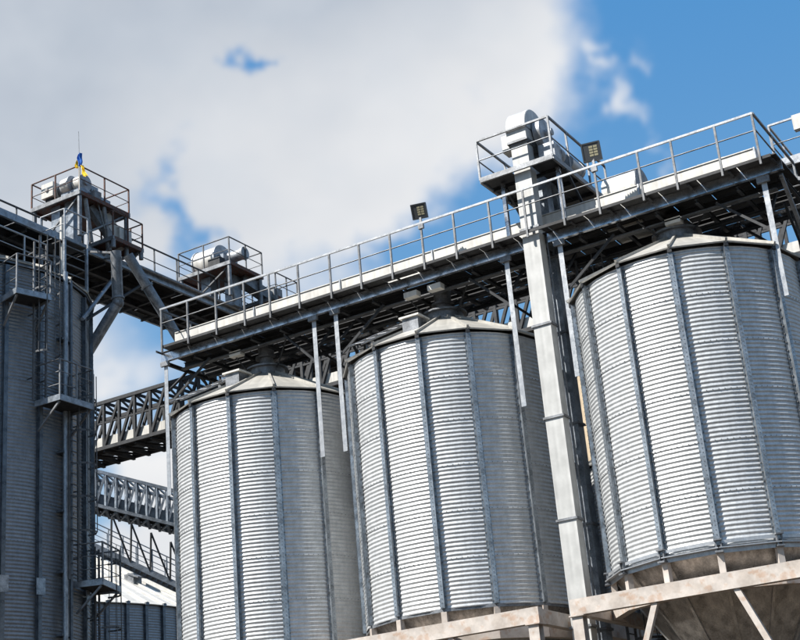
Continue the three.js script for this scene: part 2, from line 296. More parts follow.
// ------------------------------------------------------------------ front gantry over the silos
{
  const g = thing('catwalk_gantry', 'long galvanised catwalk gantry with guard rail running over the three silos', 'gantry', [0, 12.8, 0]);
  const x0 = -7.05, x1 = 7.98, yb = 12.9;
  const cut = [2.57, 3.10];
  part('edge_beam', sect('C', V(cut[0], yb + .012, 1.05), V(x0, yb, 1.05), .09, .2), M.beam, g);
  part('edge_beam', sect('C', V(x1, yb + .04, 1.05), V(cut[1], yb + .013, 1.05), .09, .2), M.beam, g);
  part('edge_beam', sect('C', V(x0, yb, -1.15), V(x1, yb, -1.15), .09, .2), M.beam, g);
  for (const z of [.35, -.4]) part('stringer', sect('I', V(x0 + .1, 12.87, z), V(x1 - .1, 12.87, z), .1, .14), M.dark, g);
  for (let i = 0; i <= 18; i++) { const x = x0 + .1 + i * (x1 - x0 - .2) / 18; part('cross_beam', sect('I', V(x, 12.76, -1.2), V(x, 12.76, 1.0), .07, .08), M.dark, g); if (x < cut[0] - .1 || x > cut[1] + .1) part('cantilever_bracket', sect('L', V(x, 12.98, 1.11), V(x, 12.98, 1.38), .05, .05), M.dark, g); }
  // deck plates: gaps between them let some light through
  for (let i = 0; i < 19; i++) {
    const w = (x1 - x0) / 19, a = x0 + i * w + .012, b = x0 + (i + 1) * w - .012;
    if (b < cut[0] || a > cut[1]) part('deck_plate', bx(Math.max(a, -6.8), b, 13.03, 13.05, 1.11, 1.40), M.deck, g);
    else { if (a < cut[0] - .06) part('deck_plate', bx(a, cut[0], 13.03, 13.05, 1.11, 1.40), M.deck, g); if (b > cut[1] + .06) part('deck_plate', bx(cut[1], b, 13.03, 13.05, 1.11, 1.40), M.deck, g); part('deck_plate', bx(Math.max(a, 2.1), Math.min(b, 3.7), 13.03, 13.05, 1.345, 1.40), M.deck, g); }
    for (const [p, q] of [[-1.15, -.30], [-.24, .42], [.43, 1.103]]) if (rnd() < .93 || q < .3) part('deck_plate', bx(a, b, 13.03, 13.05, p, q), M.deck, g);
  }
  part('deck_edge', sect('L', V(x0 + .3, 13.03, 1.405), V(x1 - .1, 13.03, 1.405), .03, .06), M.deck, g);
  const px = [-6.74, -5.95, -5.12, -4.31, -3.6, -2.8, -1.95, -1.17, -0.38, 0.41, 1.19, 2.03, 2.83, 3.66, 4.43, 5.35, 6.05, 6.94, 7.68], e = 13.02;
  guard(g, [V(-6.77, e, 1.43), V(7.70, e, 1.43)], .945, px.map(x => V(x, e, 1.43)), M.post, { flat: true, top: M.bright, drop: .12, mids: [.62] });
  guard(g, [V(7.70, e, 1.43), V(7.70, e, -1.2)], .94, [V(7.70, e, .3), V(7.70, e, -1.2)], M.rail, { flat: true, drop: .05, mids: [.62] });
  guard(g, [V(-6.77, e, 1.43), V(-6.77, e, -1.2)], .94, [V(-6.77, e, .3), V(-6.77, e, -1.2)], M.railDark, { flat: true, drop: .05, mids: [.62] });
  guard(g, [V(-6.77, e, -1.2), V(7.70, e, -1.2)], .94, [], M.railDark, { flat: true, mids: [.62] });
  for (let i = 1; i < 12; i++) part('rail_post', bar(V(-6.6 + i * 1.2, e, -1.2), V(-6.6 + i * 1.2, e + .94, -1.2), .04, .04), M.railDark, g);
  // hangers: perforated angle posts from the stiffeners of each silo up to the edge beam
  silos.forEach(([sx, , sz], i) => { for (const k of [-3, 2]) for (const f of [1, -1]) {
    const t = (k + .5) * DTH, rr_ = R + .155, X = sx + Math.sin(t) * rr_, Z = f * (Math.cos(t) * rr_), low = (i === 2 && k === 2) ? 10.4 : (k === -3 && i === 2 ? 9.9 : 9.57);
    part('hanger_post', sect('L', V(X, low, Z), V(X, 12.79, Z), .105, .08, V(0, 0, -f), .012), f > 0 ? M.bright : M.rail, g);
    part('head_plate', bx(X - .12, X + .12, 12.68, 12.795, Z - .03 + f * .07, Z + .03 + f * .07), M.rail, g);
    // knee braces under the deck
    part('knee_brace', bar(V(X, 12.1, Z - f * .05), V(X, 12.75, Z - f * .75), .05, .05), M.dark, g);
    part('diagonal_brace', bar(V(X + (k > 0 ? -.04 : .04), 11.75, Z - f * .02), V(X + (k > 0 ? -1.05 : 1.05), 12.72, Z - f * .3), .05, .05), M.dark, g);
  }
    // filling spout from the conveyor into the roof collar
    const yt = silos[i][1] + WALL + .055 + (RO - .38) * TAN;
    part('filling_spout', [cyl(.2, .16, 12.95 - yt - .15, 16).translate(sx, (12.95 + yt + .15) / 2, sz), cyl(.26, .26, .05, 16).translate(sx, 12.62, sz)], M.rail, g);
    for (const a of [.4, 2.2, 4.1]) part('spout_stay', tube(V(sx + Math.cos(a) * .45, yt + .1, sz + Math.sin(a) * .45), V(sx + Math.cos(a) * .9, 12.8, sz + Math.sin(a) * .9), .02, 6), M.dark, g);
  });
  // work lamp trays and cable run hung under the deck
  for (const [x, z] of [[-.25, .9], [.35, .92], [-5.2, .6], [5.6, .6]]) part('junction_box', bx(x - .16, x + .16, 12.60, 12.72, z - .09, z + .09), M.white, g);
  part('cable_tray', bar(V(-6.8, 12.68, .62), V(7.7, 12.68, .62), .14, .03), M.railDark, g);
  for (const z of [-.1, -.7]) part('under_pipe', tube(V(-6.6, 12.62, z), V(7.6, 12.62, z), .05, 8), M.dark, g);
  // end lattice below the right end
  const L = V(7.9, 12.78, 1.0), Rr = V(7.9, 12.78, -3.2), Lb = V(7.9, 11.2, -.6), Rb = V(7.9, 11.2, -3.2);
  for (const [a, b] of [[L, Lb], [Lb, Rb], [Lb, V(7.9, 12.78, -1.1)], [V(7.9, 12.78, -1.1), V(7.9, 11.2, -2)], [V(7.9, 11.2, -2), Rr], [V(7.9, 12.78, -1.15), Rr]]) part('end_lattice', bar(a, b, .07, .07), M.rail, g);
}
{ // drag conveyor standing on the deck
  const c = thing('drag_conveyor', 'long white trough conveyor lying on the front gantry behind its guard rail', 'conveyor', [0, 13.05, .55]);
  for (let i = 0; i < 6; i++) { const a = -6.95 + i * 2.4, b = Math.min(a + 2.37, 7.45); part('trough_section', bx(a, b, 13.055, 13.60 + (i % 2) * .004, .42, .70), M.white, c); part('section_flange', bx(b - .005, b + .028, 13.055, 13.63, .39, .73), M.bright, c); part('cover_plate', bx(a + .02, b - .02, 13.606, 13.625, .40, .72), M.white, c); }
}
{ // conveyor drive hood
  const h = thing('conveyor_drive', 'white rounded drive hood with motor on the gantry, under the right floodlight', 'machine', [4.6, 12.98, .1]);
  const hood = new THREE.CylinderGeometry(.42, .42, .62, 28, 1, false, -Math.PI / 2, Math.PI).rotateZ(Math.PI / 2).rotateY(0); 
  part('hood', [new THREE.CylinderGeometry(.42, .42, .75, 28).rotateZ(Math.PI / 2).translate(4.5, 13.86, -.05), bx(4.12, 4.88, 12.99, 13.86, -.45, .35)], M.white, h);
  part('flange', [new THREE.CylinderGeometry(.46, .46, .03, 28).rotateZ(Math.PI / 2).translate(4.88, 13.86, -.05)], M.rail, h);
  part('motor', [new THREE.CylinderGeometry(.16, .16, .5, 18).rotateZ(Math.PI / 2).translate(5.16, 13.78, -.05), new THREE.CylinderGeometry(.18, .18, .1, 18).rotateZ(Math.PI / 2).translate(5.42, 13.78, -.05)], M.motor, h);
  part('warning_sticker', bx(4.70, 4.80, 13.62, 13.72, .351, .356), M.orange, h);
  part('vent_box', bx(6.2, 6.75, 13.5, 13.78, .2, .42), M.rail, h);
  part('motor_stand', bx(5.0, 5.4, 12.98, 13.64, -.18, .08), M.dark, h);
}

// ------------------------------------------------------------------ bucket elevator with head platform
{
  const e = thing('bucket_elevator', 'tall white square bucket elevator shaft rising through the gantry', 'elevator', [2.83, 0, .8]);
  const ys = [0.02, 1.3, 3.2, 5.15, 7.15, 9.16, 11.07, 13.16, 15.1];
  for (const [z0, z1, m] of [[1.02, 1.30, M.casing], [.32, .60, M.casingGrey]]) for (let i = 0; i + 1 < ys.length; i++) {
    const sec = part('casing_section', bx(2.645, 3.015, ys[i], ys[i + 1] - .004, z0, z1), m, e);
    part('flange', bx(2.61, 3.05, ys[i + 1] - .045, ys[i + 1], z0 - .03, z1 + .03), M.rail, sec);
  }
  for (const y of [2.2, 4.2, 6.2, 8.2, 10.1, 12.1]) part('spacer', bx(2.75, 2.9, y, y + .12, .60, 1.02), M.rail, e);
  for (const [x, z] of [[2.615, .99], [3.045, .99]]) part('corner_angle', bx(x - .015, x + .015, .05, 13, z - .015, z + .015), M.rail, e);
  // head: flat sides and a round hood over both legs
  const arc = new THREE.Shape(); arc.moveTo(-.55, 0); arc.lineTo(.55, 0); arc.lineTo(.55, .3); arc.absarc(0, .3, .55, 0, Math.PI, false); arc.lineTo(-.55, 0);
  const hg = new THREE.ExtrudeGeometry(arc, { depth: .43, bevelEnabled: true, bevelSize: .012, bevelThickness: .012, bevelSegments: 1, curveSegments: 18 }).rotateY(Math.PI / 2).translate(2.615, 15.11, .81);
  const head = part('head', hg, M.casing, e);
  part('head_band', [bx(2.595, 3.065, 15.09, 15.14, .24, 1.38), bx(2.595, 3.065, 15.38, 15.41, .25, 1.375)], M.rail, head);
  part('bearing_box', bx(2.395, 2.60, 15.05, 15.43, .9, 1.18), M.white, e);
  part('pulley_cover', [new THREE.CylinderGeometry(.34, .34, .16, 24).rotateZ(Math.PI / 2).translate(3.17, 15.38, .78), new THREE.CylinderGeometry(.08, .08, .3, 12).rotateZ(Math.PI / 2).translate(3.25, 15.38, .78)], M.motor, e);
  part('gearbox', [bx(3.14, 3.5, 14.62, 15.02, .7, 1.05), new THREE.CylinderGeometry(.2, .2, .2, 18).rotateX(Math.PI / 2).translate(3.32, 14.9, .6)], M.motor, e);
  part('motor', [new THREE.CylinderGeometry(.19, .19, .5, 20).rotateX(Math.PI / 2).translate(3.4, 14.83, .05), new THREE.CylinderGeometry(.21, .21, .1, 20).rotateX(Math.PI / 2).translate(3.4, 14.83, -.24)], M.bright, e);
  part('discharge_chute', [bar(V(2.875, 14.9, .3), V(2.875, 13.5, -.25), .36, .34)], M.casingGrey, e);
  // maintenance platform
  const f = 14.475, X0 = 1.915, X1 = 3.59, Z0 = -1.5, Z1 = 1.42;
  part('platform_edge', sect('C', V(X1, f, Z1), V(X0, f, Z1), .05, .11), M.rail, e); part('platform_edge', sect('C', V(X1, f, Z0 + .03), V(X1, f, Z1 - .03), .05, .11), M.rail, e);
  part('platform_edge', sect('C', V(X0, f, Z1 - .03), V(X0, f, Z0 + .03), .05, .11), M.rail, e); part('platform_edge', sect('C', V(X1, f, Z0), V(X0, f, Z0), .05, .11), M.rail, e);
  for (const [a, b, c, d] of [[X0 + .03, 2.60, Z0 + .03, Z1 - .03], [3.06, X1 - .03, Z0 + .03, Z1 - .03], [2.61, 3.05, 1.345, Z1 - .03], [2.61, 3.05, Z0 + .03, .28]]) part('floor_plate', bx(a, b, f - .015, f + .01, c, d), M.deck, e);
  for (const z of [-.7, .1, .9]) part('floor_joist', sect('I', V(X0 + .04, f - .055, z), V(X1 - .04, f - .055, z), .06, .07), M.dark, e);
  guard(e, [V(X0, f, Z0), V(X0, f, Z1), V(X1, f, Z1), V(X1, f, Z0)], .92, [V(X0, f, Z1), V(X1, f, Z1), V(X0, f, .1), V(X0, f, Z0), V(X1, f, .55), V(X1, f, -.5), V(X1, f, Z0)], M.rail, { flat: true, mids: [.5] });
  for (const [x, z] of [[2.25, 1.05], [3.5, 1.0], [2.25, -1.15], [3.5, -1.15]]) part('platform_post', bar(V(x, 12.98, z), V(x, f - .06, z), .08, .08), M.beam, e);
  for (const [x, z] of [[2.25, -.9], [3.62, -.9]]) part('post_brace', bar(V(x, 13.0, z), V(x, f - .1, .9), .05, .05), M.dark, e);
  const up = V(1, 0, 0); ladderParts(e, 3.22, -.15, .1, 12.7, V(1, 0, 0), M.railDark, true);
}

// ------------------------------------------------------------------ floodlights on the rail
function floodlight(label, x, y, z, w, yaw, pitch) {
  const f = thing('floodlight', label, 'floodlight', [x, y, z], 'floodlights on the gantry rail');
  const T = g => g.map(q => q.rotateX(pitch).rotateY(yaw).translate(x, y + w * .62, z));
  const b = part('housing', T([bx(-w / 2, w / 2, -w / 2, w / 2, -.07, .015), ...Array.from({ length: 6 }, (_, i) => bx(-w * .42 + i * w * .16, -w * .42 + i * w * .16 + .012, -w * .4, w * .4, -.12, -.07))]), M.lampBody, f);
  part('bezel', T([bx(-w / 2, w / 2, w * .42, w / 2, .016, .03), bx(-w / 2, w / 2, -w / 2, -w * .42, .016, .03), bx(-w / 2, -w * .42, -w * .42, w * .42, .016, .03), bx(w * .42, w / 2, -w * .42, w * .42, .016, .03)]), M.lampBody, b);
  part('glass', T([bx(-w * .42, w * .42, -w * .42, w * .42, .016, .021)]), M.lampBody, f);
  for (let i = 0; i < 2; i++) for (let j = 0; j < 4; j++) part('lamp_chip', T([bx(-w * .1 + i * w * .24, -w * .1 + i * w * .24 + w * .2, -w * .26 + j * w * .15, -w * .26 + j * w * .15 + w * .11, .022, .025)]), M.lampChip, f);
  part('bracket', [bar(V(x, y - .15, z - .03), V(x, y + w * .2, z - .03), .05, .03), bx(x - .06, x + .06, y - .2, y - .1, z - .05, z + .01)], M.rail, f);
}
floodlight('dark square floodlight alone on the rail above the middle silo', .42, 14.03, 1.46, .33, .25, .38);
floodlight('dark square floodlight on the rail beside the elevator head platform', 4.44, 14.03, 1.46, .38, .2, .25);

// ------------------------------------------------------------------ big dark silo at the left
const BC = V(-16.55, 0, -.8), BR = 4.0, BN = 24, BD = 2 * Math.PI / BN, BPH = 70.1 * Math.PI / 180 % BD, BH = 17.2, BSH = BH / 16;
{
  const s = thing('storage_silo', 'big shaded corrugated silo cut off by the left edge, with caged ladders', 'silo', [BC.x, 0, BC.z]);
  const sg = sheetGeo(BR, BD, { h: BSH, corr: 11, amp: .010 }), sb = seamBolts(BR, BD, 9), st = stiffener(BR, 8.55, .11, .10), bo = stiffBolts(BR, 8.55, .11, .25, .10), sp = join([bx(-.14, .14, 0, .42, BR + .10, BR + .13)]);
  for (let k = 0; k < BN; k++) {
    const tr = BPH + k * BD, tp = tr + BD / 2, d = ((tp * 180 / Math.PI) + 360) % 360;
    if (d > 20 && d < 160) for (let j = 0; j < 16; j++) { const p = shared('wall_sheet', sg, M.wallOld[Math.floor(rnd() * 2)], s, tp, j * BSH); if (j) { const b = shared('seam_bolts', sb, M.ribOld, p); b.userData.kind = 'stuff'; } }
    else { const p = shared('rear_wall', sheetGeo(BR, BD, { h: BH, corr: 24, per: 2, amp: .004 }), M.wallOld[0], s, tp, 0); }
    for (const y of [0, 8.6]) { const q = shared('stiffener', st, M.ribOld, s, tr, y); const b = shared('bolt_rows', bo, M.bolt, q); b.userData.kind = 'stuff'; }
    shared('splice_plate', sp, M.casingGrey, s, tr, 8.35);
    const P = (r, t, y) => V(Math.sin(t) * r, y, Math.cos(t) * r), h = BD / 2, tn = Math.tan(26 * Math.PI / 180), ro = BR + .16;
    if (!k) { G.broof = join([quadPrism(P(ro, -h, BH + .1), P(ro, h, BH + .1), P(.5, h, BH + .1 + (ro - .5) * tn), P(.5, -h, BH + .1 + (ro - .5) * tn), .03)]); G.brib = join([bar(P(ro + .02, 0, BH + .12), P(.5, 0, BH + .12 + (ro - .5) * tn), .05, .06)]); G.beave = join([bar(P(BR + .10, -h, BH + .06), P(BR + .10, h, BH + .06), .03, .1)]); }
    shared('roof_panel', G.broof, M.roof, s, tp); shared('roof_rib', G.brib, M.roof, s, tr); shared('eave_angle', G.beave, M.ribOld, s, tp);
  }
  part('roof_collar', cyl(.6, .6, .4, 20).translate(BC.x, BH + 2.0, BC.z), M.rail, s);
}
const onWall = (deg, r) => { const t = deg * Math.PI / 180; return V(BC.x + Math.sin(t) * r, 0, BC.z + Math.cos(t) * r); };
function landing(label, deg, y, w, d) {   // small landing bracketed to the wall of the big silo
  const t = deg * Math.PI / 180, o = V(Math.sin(t), 0, Math.cos(t)), s = V(o.z, 0, -o.x), c = V(BC.x, y, BC.z), r0 = BR + .05, r1 = BR + d;
  const L = thing('ladder_landing', label, 'landing', [BC.x + o.x * r1, y, BC.z + o.z * r1], 'ladder landings on the big silo');
  const Q = (r, q, dy = 0) => c.clone().addScaledVector(o, r).addScaledVector(s, q).add(V(0, dy, 0));
  part('floor_plate', bar(Q((r0 + r1) / 2, -w / 2), Q((r0 + r1) / 2, w / 2), r1 - r0 - .06, .04), M.deck, L);
  part('edge_channel', bar(Q(r1, -w / 2 - .02), Q(r1, w / 2 + .02), .04, .16), M.casingGrey, L);
  for (const q of [-1, 1]) part('edge_channel', bar(Q(r0, q * w / 2), Q(r1 - .02, q * w / 2), .04, .16), M.casingGrey, L);
  for (const q of [-1, 1]) part('bracket', bar(Q(BR + .11, q * w * .46, -.75), Q(r1 - .06, q * w * .46, -.09), .05, .05), M.rail, L);
  guard(L, [Q(r0, w / 2), Q(r1, w / 2), Q(r1, -w / 2), Q(r0, -w / 2)], 1.05, [Q(r1, w / 2), Q(r1, 0), Q(r1, -w / 2)], M.rail, { r: .018, mids: [.35, .68] });
}
landing('small railed landing high on the big silo, just under its eave', 75, 16.1, 1.0, .85);
landing('small railed landing halfway up the visible wall of the big silo', 91, 13.35, 1.25, .92);
landing('lowest small railed landing on the big silo, before the pale roof', 112, 8.75, 1.3, .85);
function wallLadder(label, deg, y0, y1) {
  const p = onWall(deg, BR + .3), o = V(Math.sin(deg * Math.PI / 180), 0, Math.cos(deg * Math.PI / 180));
  const l = thing('caged_ladder', label, 'ladder', [p.x, y0, p.z], 'caged ladders on the big silo'); ladderParts(l, p.x, p.z, y0, y1, o, M.railDark, true);
  for (let y = y0 + .6; y < y1; y += 1.8) { const s = V(o.z, 0, -o.x).multiplyScalar(.2); for (const q of [-1, 1]) part('wall_bracket', bar(p.clone().addScaledVector(s, q).setY(y), p.clone().addScaledVector(s, q).addScaledVector(o, -.26).setY(y), .03, .03), M.railDark, l); }
}
wallLadder('dark caged ladder between the upper two landings of the big silo', 82, 13.4, 17.9);
wallLadder('dark caged ladder down the edge of the big silo below the middle landing', 99, 8.8, 14.3);
wallLadder('dark caged ladder hanging below the lowest landing at the frame bottom', 118, 2.0, 9.9);
{ // cable and pipe run beside the ladders
  const p = onWall(96, BR + .2), q = onWall(99, BR + .22);
  const c = thing('conduit_run', 'vertical grey conduit pipes clamped to the wall of the big silo', 'pipe', [p.x, 0, p.z]);
  part('conduit', tube(p.clone().setY(.1), p.clone().setY(17.4), .07, 12), M.casingGrey, c); part('conduit', tube(q.clone().setY(.1), q.clone().setY(17.2), .05, 12), M.ribOld, c);
  for (let y = 1; y < 17; y += 1.6) part('clamp', bar(onWall(94, BR + .12).setY(y), onWall(101, BR + .12).setY(y), .2, .06), M.ribOld, c);
}

// ------------------------------------------------------------------ roof walkway of the big silo
{
  const w = thing('roof_walkway', 'bright railed walkway along the eave of the big silo, left edge', 'walkway', [-13.9, 17.4, 0]);
  const A = V(-13.65, 17.85, 2.6), B = V(-13.65, 17.85, -2.1);
  part('floor_plate', bx(-14.5, -13.67, 17.83, 17.87, -2.1, 2.6), M.deck, w); part('edge_channel', bar(A, B, .04, .14), M.bright, w);
  guard(w, [A, B, V(-14.4, 17.85, -2.1)], .95, lerpPts(A, B, 4), M.bright, { r: .024, mids: [.52] });
  for (const z of [-1.8, -.2, 1.4]) { part('walkway_leg', bar(V(-13.75, 17.3, z), V(-13.75, 17.83, z), .07, .07), M.rail, w); part('walkway_leg', bar(V(-14.4, 17.5, z), V(-14.4, 17.83, z), .07, .07), M.rail, w); }
}

// ------------------------------------------------------------------ left gantry
{
  const g = thing('conveyor_gantry', 'dark gantry crossing behind from the big silo roof toward the front gantry', 'gantry', [-15, 19.2, -6]);
  const x0 = -16.3, x1 = -13.8, z0 = -19, z1 = 3.5, y = 19.32;
  for (const x of [x0, x1]) part('edge_beam', sect('C', V(x, y, x < -15 ? z1 : z0), V(x, y, x < -15 ? z0 : z1), .09, .22), M.casingGrey, g);
  part('edge_pipe', tube(V(x1 + .12, 19.42, z0), V(x1 + .12, 19.42, -5.6), .06, 10), M.rail, g);
  for (const x of [-14.6, -15.5]) part('stringer', sect('I', V(x, 19.2, z0), V(x, 19.2, z1), .14, .26), M.dark, g);
  for (let i = 0; i < 21; i++) { const z = z0 + .3 + i * (z1 - z0 - .6) / 20; part('cross_beam', sect('I', V(x0 + .05, 19.14, z), V(x1 - .05, 19.14, z), .09, .1), M.dark, g); }
  for (let i = 0; i < 15; i++) { const d = (z1 - z0) / 15; for (const [a, b] of [[x0 + .05, -15.1], [-15.02, x1 - .05]]) part('deck_plate', bx(a, b, 19.395, 19.415, z0 + i * d + .02, z0 + (i + 1) * d - .02), M.deck, g); }
  guard(g, [V(x1, 19.42, z0), V(x1, 19.42, -5.55)], .92, lerpPts(V(x1, 19.42, z0), V(x1, 19.42, -5.6), 12), M.railDark, { r: .026 });
  guard(g, [V(x0, 19.42, z0), V(x0, 19.42, z1)], .92, lerpPts(V(x0, 19.42, z0), V(x0, 19.42, z1), 15), M.railDark, { r: .022 });
  guard(g, [V(-14.75, 19.42, z1), V(-14.75, 19.42, -2.9)], .9, lerpPts(V(-14.75, 19.42, z1), V(-14.75, 19.42, -2.7), 6), M.railDark, { r: .028 });
  for (const z of [-13]) for (const x of [-16.1, -14]) part('trestle_leg', sect('I', V(x, 0, z), V(x, 19.05, z), .16, .16), M.dark, g);
  for (const z of [1.8, -2.6]) for (const x of [-16.1, -14]) part('trestle_leg', sect('I', V(x, 17.5, z), V(x, 19.05, z), .14, .14), M.casingGrey, g);
  part('diagonal_brace', tube(V(-12.75, 16.4, -2.3), V(-13.85, 19.2, -5.2), .06), M.casingGrey, g);
  part('diagonal_brace', tube(V(-13.1, 16.6, -2.8), V(-14.0, 19.1, -6.4), .05), M.dark, g);
}
{ // belt conveyor box on the left gantry
  const c = thing('belt_conveyor', 'grey covered conveyor box lying along the left gantry', 'conveyor', [-15.5, 19.42, -4]);
  for (let i = 0; i < 7; i++) { const a = 3.3 - i * 3, b = a - 2.96; part('cover_section', bx(-15.9, -15.25, 19.42, 19.85, b, a), i % 2 ? M.casingGrey : M.rail, c); part('section_flange', bx(-15.94, -15.21, 19.42, 19.89, b - .03, b), M.rail, c); }
}
function headPlatform(name, label, X0, X1, Z0, Z1, f, base, h, m, group) {
  const p = thing(name, label, 'platform', [X1, base, Z1], group);
  part('floor_plate', bx(X0 + .04, X1 - .04, f - .03, f + .01, Z0 + .04, Z1 - .04), M.rust, p);
  for (const z of [Z0, Z1]) part('platform_edge', bar(V(X0 - .03, f - .03, z), V(X1 + .03, f - .03, z), .06, .13), M.rail, p);
  for (const x of [X0, X1]) part('platform_edge', bar(V(x, f - .03, Z0 + .031), V(x, f - .03, Z1 - .031), .06, .13), M.rust, p);
  const mid = (a, b) => a.clone().lerp(b, .5), A = V(X0, f, Z1), B = V(X1, f, Z1), C = V(X1, f, Z0), D = V(X0, f, Z0);
  guard(p, [D, A, B, C, D], h, [A, B, C, D, mid(A, B), mid(B, C), mid(D, A), mid(C, D)], m, { r: .02 });
  for (const q of [A, B, C, D]) if (f - base > .3) part('platform_post', tube(V(q.x, base, q.z).lerp(V((X0 + X1) / 2, base, (Z0 + Z1) / 2), .06), V(q.x, f - .06, q.z).lerp(V((X0 + X1) / 2, f - .06, (Z0 + Z1) / 2), .06), .07, 10), M.rail, p);
  return p;
}
headPlatform('head_platform', 'rusty railed upper platform carrying the flag and drive, top left', -15.33, -13.36, -5.04, -2.85, 20.84, 19.42, .86, M.rust, 'railed drive platforms');
{ const p = headPlatform('side_platform', 'rusty railed lower platform at the right of the flag platform', -14.2, -13.25, -5.52, -4.18, 19.76, 19.42, .88, M.rust, 'railed drive platforms'); for (const z of [-4.3, -5.4]) part('under_bracket', bar(V(-13.8, 19.3, z), V(-13.3, 19.66, z), .06, .06), M.rail, p); }
headPlatform('head_platform', 'dark railed platform with a white drum drive, beyond the front gantry corner', -15.2, -13.0, -11.5, -9.65, 20.62, 19.42, .92, M.railDark, 'railed drive platforms');
headPlatform('side_platform', 'low railed platform between drum drive and the front gantry rail', -14.1, -12.6, -13.0, -11.7, 19.85, 19.42, .9, M.railDark, 'railed drive platforms');
{ // rail cage of the ladder exit at the foot of the flag platform
  const p = thing('ladder_exit', 'pale railed ladder exit frame below the flag platform', 'landing', [-13.3, 18.2, -2]);
  const f = 18.8; part('floor_plate', bx(-13.9, -12.95, f - .03, f, -2.7, -1.8), M.deck, p);
  guard(p, [V(-13.9, f, -1.8), V(-12.95, f, -1.8), V(-12.95, f, -2.75)], .95, [V(-13.9, f, -1.8), V(-12.95, f, -1.8), V(-12.95, f, -2.75)], M.bright, { r: .022 });
  for (const [x, z] of [[-12.95, -1.8], [-12.95, -2.7], [-13.85, -1.8], [-13.85, -2.7]]) part('frame_leg', bar(V(x, 17.35, z), V(x, f - .03, z), .07, .07), M.casingGrey, p);
  part('cross_tie', bar(V(-12.95, 17.5, -1.83), V(-13.85, 18.7, -1.83), .04, .04), M.rail, p);
  for (let y = 17.5; y < 18.8; y += .28) part('rung', tube(V(-12.98, y, -2.65), V(-12.98, y, -1.85), .018, 6), M.rail, p);
  part('vertical_pipe', tube(V(-13.2, 17.3, -1.95), V(-13.2, 19.6, -1.95), .06, 10), M.white, p);
}
{ // drive machinery on the flag platform
  const d = thing('elevator_drive', 'weathered white drum drive and gearbox on the flag platform', 'machine', [-14.5, 20.85, -3.6]);
  for (const [x, z] of [[-14.22, -3.3], [-13.86, -3.45]]) { const dr = part('drum', [new THREE.CylinderGeometry(.25, .25, .3, 24).rotateZ(Math.PI / 2).translate(x, 21.46, z)], M.white, d); part('drum_end', [new THREE.CylinderGeometry(.275, .275, .04, 24).rotateZ(Math.PI / 2).translate(x + .16, 21.46, z), new THREE.CylinderGeometry(.1, .1, .1, 14).rotateZ(Math.PI / 2).translate(x + .2, 21.46, z)], M.motor, dr); }
  part('drive_body', [bx(-14.45, -13.66, 20.9, 21.22, -3.75, -3.2), bx(-14.3, -13.72, 21.1, 21.5, -4.05, -3.76)], M.casingGrey, d);
  part('terminal_box', bx(-13.62, -13.45, 20.95, 21.2, -3.9, -3.6), M.rail, d);
  part('feed_cable', [tube(V(-13.5, 20.95, -3.75), V(-13.42, 20.0, -4.0), .025, 6), tube(V(-13.42, 20.0, -4.0), V(-13.7, 19.45, -4.4), .025, 6)], M.bolt, d);
  for (const [x, z] of [[-13.45, -3.2], [-13.45, -4.0]]) part('downpipe', tube(V(x, 20.75, z), V(x - .1, 19.45, z - .35), .07, 10), M.rail, d);
  part('cross_brace', bar(V(-15.2, 19.45, -2.95), V(-13.5, 20.75, -2.95), .05, .05), M.rail, d);
  part('cross_brace', bar(V(-13.45, 19.45, -2.98), V(-13.45, 20.75, -4.9), .05, .05), M.rail, d);
  part('gearbox', [bx(-15.1, -14.62, 21.18, 21.66, -3.42, -3.02)], M.white, d);
  part('gearbox_plug', [new THREE.CylinderGeometry(.06, .06, .04, 12).rotateX(Math.PI / 2).translate(-14.86, 21.42, -3.0)], M.bolt, d);
  part('coupling', [new THREE.CylinderGeometry(.2, .2, .3, 18).rotateZ(Math.PI / 2).translate(-14.5, 21.4, -3.4)], M.rail, d);
  part('stand', [bx(-15.0, -14.72, 20.86, 21.18, -3.4, -3.1), bx(-14.6, -13.8, 20.86, 21.10, -3.9, -3.15)], M.dark, d);
  part('head_box', [bx(-14.6, -13.72, 20.86, 21.25, -4.6, -3.92)], M.casingGrey, d);
  const lower = part('casing', [bx(-14.75, -14.4, 19.43, 20.80, -3.45, -3.1), bx(-14.2, -13.85, 19.43, 20.80, -3.45, -3.1)], M.casingGrey, d);
  part('chute', [bar(V(-13.85, 20.8, -4.2), V(-13.72, 19.75, -5.1), .42, .36)], M.white, d);
  part('chute', [bar(V(-13.75, 20.75, -3.7), V(-13.6, 19.85, -4.5), .22, .22)], M.rail, d);
  part('hopper_box', [bx(-14.0, -13.45, 19.80, 20.35, -5.25, -4.7)], M.white, d);
}
